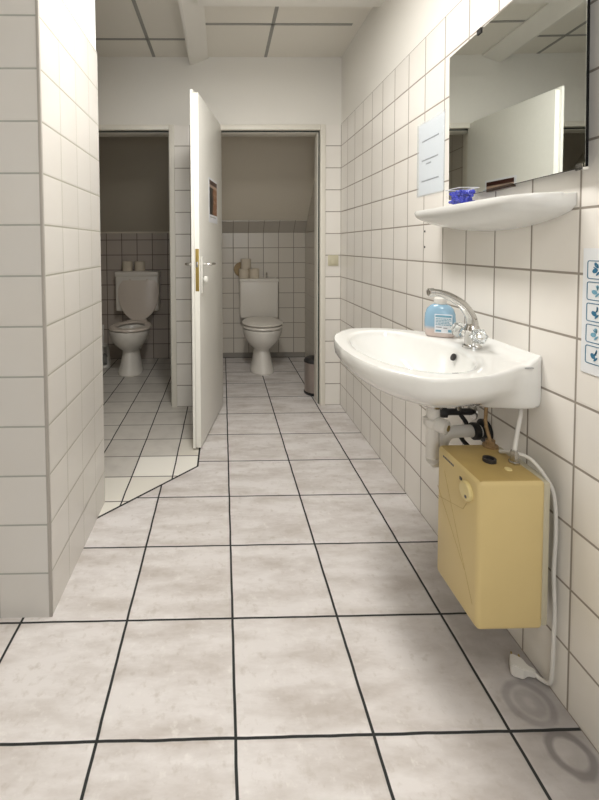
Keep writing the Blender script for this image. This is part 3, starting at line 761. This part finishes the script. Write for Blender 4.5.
# soap bottle
sb = thing('soap_bottle', 'pale blue liquid soap refill bottle standing on the washbasin', 'bottle', (.730, 1.393, .8125), math.radians(-28))
bm = bmesh.new(); n = 40
def sq(a, b, z, e=3.2):
    return [Vector((a*math.copysign(abs(math.cos(2*PI*i/n))**(2/e), math.cos(2*PI*i/n)), b*math.copysign(abs(math.sin(2*PI*i/n))**(2/e), math.sin(2*PI*i/n)), z)) for i in range(n)]
rings(bm, [sq(.040,.023,0), sq(.044,.027,.004), sq(.047,.029,.02), sq(.048,.029,.05), sq(.046,.028,.075), sq(.041,.026,.092,2.8), sq(.030,.022,.104,2.4), sq(.019,.018,.109,2.0)])
link('bottle_body', bm, m_soap, sb, smooth=True)
latheobj('cap', [(.019, .1093), (.020, .111), (.019, .127), (.016, .130), (0, .131)], m_whitep, sb, cap1=False)
lb = box('paper_label', -.016, .036, -.0300, -.0285, .016, .078, m_paper, sb)
bm = bmesh.new(); random.seed(9)
bx(bm, -.014, .034, -.0306, -.0299, .068, .075)
for z in (.063, .058, .053, .048, .043):
    x = -.013
    while x < .028: w_ = random.uniform(.004, .01); bx(bm, x, x+w_, -.0306, -.0299, z-.0012, z+.0012); x += w_+.0015
bx(bm, -.013, .004, -.0306, -.0299, .020, .026); bx(bm, .024, .034, -.0306, -.0299, .020, .028)
link('label_print', bm, m_blue2, lb)
bm = bmesh.new(); bx(bm, .010, .022, -.0306, -.0299, .032, .034); bx(bm, -.012, .005, -.0306, -.0299, .034, .036)
link('label_print', bm, m_ink, lb)

# ---------------------------------------------------------------- shelf
sh = thing('bathroom_shelf', 'white ceramic shelf on the wall below the mirror', 'shelf', (0, 0, 0))
SY0, SY1, SZ = .962, 1.56, 1.239
bm = bmesh.new(); rs = []; NS = 44
for k in range(NS+1):
    t = k/NS; y = SY0+(SY1-SY0)*t
    e = min(1, min(t, 1-t)/.13); e2 = math.sqrt(max(0, 1-(1-e)**2))        # rounded plan ends
    dpt = .040+.092*e2
    en = math.sin(PI*min(1, max(0, t)))**.55 if 0 < t < 1 else 0
    zb = SZ-.028-.052*en
    xf = WX-.0006-dpt; xw = WX-.0006
    prof = [(xw, SZ), (xf+.012, SZ-.004), (xf+.007, SZ+.001), (xf+.002, SZ), (xf, SZ-.006), (xf+.003, SZ-.016)]
    for j in range(1, 9):
        a = j/8*PI/2
        px = xf+.003+(xw-xf-.003)*(1-math.cos(a))**1.0*.98; pz = (SZ-.016)-((SZ-.016)-zb)*math.sin(a)**.9*(0.35+0.65*math.sin(a))
        prof.append((px, pz))
    prof.append((xw, zb))
    rs.append([Vector((x, y, z)) for x, z in prof])
rings(bm, rs)
link('shelf_body', bm, m_ceram, sh, smooth=50)
latheobj('screw', [(.007, 0), (.006, .003), (0, .004)], m_darkplastic, sh, (.795, 1.075, 1.187), (-.5, -.1, -.85), cap1=False)

# gel freshener
gf = thing('air_freshener', 'small clear tub of bright blue gel beads on the shelf', 'air freshener', (.738, 1.290, SZ+.0005))
bm = bmesh.new()
for d in ((-.030,.030,-.037,.037,0,.002),(-.030,-.0285,-.037,.037,.002,.050),(.0285,.030,-.037,.037,.002,.050),(-.0285,.0285,-.037,-.0355,.002,.050),(-.0285,.0285,.0355,.037,.002,.050)): bx(bm, *d)
link('tub', bm, m_clear, gf)
bm = bmesh.new()
for d in ((-.031,.031,-.038,-.0355),(-.031,.031,.0355,.038),(-.031,-.0285,-.0355,.0355),(.0285,.031,-.0355,.0355)): bx(bm, d[0], d[1], d[2], d[3], .0502, .0525)
link('tub_rim', bm, mat('frosted_plastic_rim', (.8, .82, .86), .2, alpha=.6), gf)
bm = bmesh.new(); random.seed(4)
for i in range(230):
    p_ = (random.uniform(-.022, .022), random.uniform(-.030, .030), random.uniform(.008, .042))
    bmesh.ops.create_icosphere(bm, subdivisions=2, radius=random.uniform(.0045, .006), matrix=Matrix.Translation(p_))
o = link('gel_beads', bm, m_gel, gf, smooth=True); o['kind'] = 'stuff'

# ---------------------------------------------------------------- mirror
mr = thing('wall_mirror', 'large rectangular wall mirror above the ceramic shelf', 'mirror', (.8085, 1.480, 1.278))
mr.rotation_euler = (-.018, 0, -.024)
MY0, MY1, MZ0, MZ1 = -.575, 0, 0, .497
box('backing', -.0068, -.0002, MY0, MY1, MZ0, MZ1, m_mirback, mr)
box('mirror_glass', -.0073, -.0070, MY0, MY1, MZ0, MZ1, m_mirror, mr)
def clip(y0, y1, z, s_, m, lip):
    bm = bmesh.new(); a_, b_ = sorted((z+s_*.0003, z+s_*.006)); bx(bm, -.0105, .004, y0, y1, a_, b_)
    a_, b_ = sorted((z+s_*.006, z-s_*lip)); bx(bm, -.0105, -.0085, y0, y1, a_, b_)
    link('mirror_clip', bm, m, mr)
clip(-.335, -.225, MZ0, -1, m_bronze, .003)
clip(MY0+.004, MY0+.022, MZ0, -1, m_chrome, .009)
clip(-.19, -.17, MZ1, 1, m_darkplastic, .010)

# ---------------------------------------------------------------- paper notice
nt_ = thing('paper_notice', 'white paper notice in a clear sleeve left of the mirror', 'notice', (WX, 1.647, 1.465))
box('sheet', -.0022, -.0012, -.098, .098, -.143, .143, m_paper, nt_)
bm = bmesh.new(); bx(bm, -.0034, -.0026, -.107, .112, -.148, .150)
sl = link('clear_sleeve', bm, m_sleeve, nt_)
bm = bmesh.new()
for k in range(11): bx(bm, -.0042, -.0036, .103, .108, -.135+.027*k-.005, -.135+.027*k+.005)
link('punch_holes', bm, m_inklight, sl)
random.seed(11)
for z, h0, h1 in ((.072, .070, -.062), (-.005, .072, -.055), (-.022, .035, .002), (-.088, .072, -.055)):
    bm = bmesh.new(); y = h0
    while y > h1: w_ = random.uniform(.006, .014); bx(bm, -.0026, -.0022, y-w_, y, z-.003, z+.003); y -= w_+.003
    link('printed_text', bm, m_ink, nt_)

# hand washing sign
hs = thing('hand_washing_sign', 'white sign with blue hand washing pictograms at the right edge', 'sign', (WX, .885, .970))
box('sign_board', -.0025, -.0005, -.058, .052, -.140, .140, mat('sign_white', (.78, .80, .82), .3), hs)
for k in range(5):
    zc = .0926-.0472*k; w2, h2 = .0205, .0205
    for yc_ in (.020, -.028):
        bm = bmesh.new()
        def rr(w, h, r, n=5):
            out = []
            for sx, sz, a0 in ((1,1,0),(-1,1,PI/2),(-1,-1,PI),(1,-1,1.5*PI)):
                for i in range(n+1):
                    a = a0+PI/2*i/n; out.append((sx*(w-r)+r*math.cos(a), sz*(h-r)+r*math.sin(a)))
            return out
        A = [Vector((-.0032, yc_+a, zc+b)) for a, b in rr(w2, h2, .005)]; B = [Vector((-.0032, yc_+a, zc+b)) for a, b in rr(w2-.0016, h2-.0016, .0036)]
        A2 = [v+Vector((.0006, 0, 0)) for v in A]; B2 = [v+Vector((.0006, 0, 0)) for v in B]
        rings(bm, [A, B, B2, A2, A], False, False)
        bmesh.ops.remove_doubles(bm, verts=bm.verts, dist=1e-6)
        link('pictogram_frame', bm, m_blue, hs)
        bm = bmesh.new(); random.seed(k*7+1)
        def blob(y, z, ry, rz, rot=0, d=0.0):
            pts = [(math.cos(2*PI*i/14)*ry, math.sin(2*PI*i/14)*rz) for i in range(14)]
            pts = [(a*math.cos(rot)-b*math.sin(rot), a*math.sin(rot)+b*math.cos(rot)) for a, b in pts]
            rings(bm, [[Vector((xx-d, yc_+y+a, zc+z+b)) for a, b in pts] for xx in (-.0026, -.0031)])
        tilt = (-.5, .2, .6, -.2, .9)[k]
        blob(.001, -.002, .0070, .0050, tilt)
        for j in range(4): blob(.002+.009*math.cos(tilt+2.2+.32*j), .001+.008*math.sin(tilt+.9+.45*j), .0052, .0013, tilt+.9+.3*j, .0001)
        blob(-.006, -.008, .0065, .0022, -.8, .0002)
        if k == 0: blob(.0, .013, .003, .0035, 0, .0001)
        link('pictogram_hands', bm, m_blue if k % 2 == 0 else m_blue2, hs)

# old fixings in the tiles
for z, lab in ((1.174, 'dark screw hole in the tiles under the notice, upper one'), (1.111, 'dark screw hole in the tiles under the notice, lower one')):
    tag(latheobj('screw_hole', [(.0045, 0), (.0045, .001), (.002, .0012)], m_darkplastic, None, (WX-.0004, 1.69, z), (-1, 0, 0), seg=14), lab, 'screw', 'old screws beside the basin')

# ceiling lamp
lm = thing('ceiling_lamp', 'long white ceiling lamp beside the washbasin, nearest to the toilets', 'lamp', (.06, 1.38, CZ), PI/2, 'ceiling lamps')
box('lamp_housing', -.34, .34, -.14, .14, -.045, -.0034, m_lampw, lm, .008)
box('diffuser', -.32, .32, -.12, .12, -.075, -.0455, m_lampe, lm, .012)
l2 = copy_tree(lm); l2.location.y = -.35; l2['label'] = 'unseen second ceiling lamp, added behind the camera as fill light'
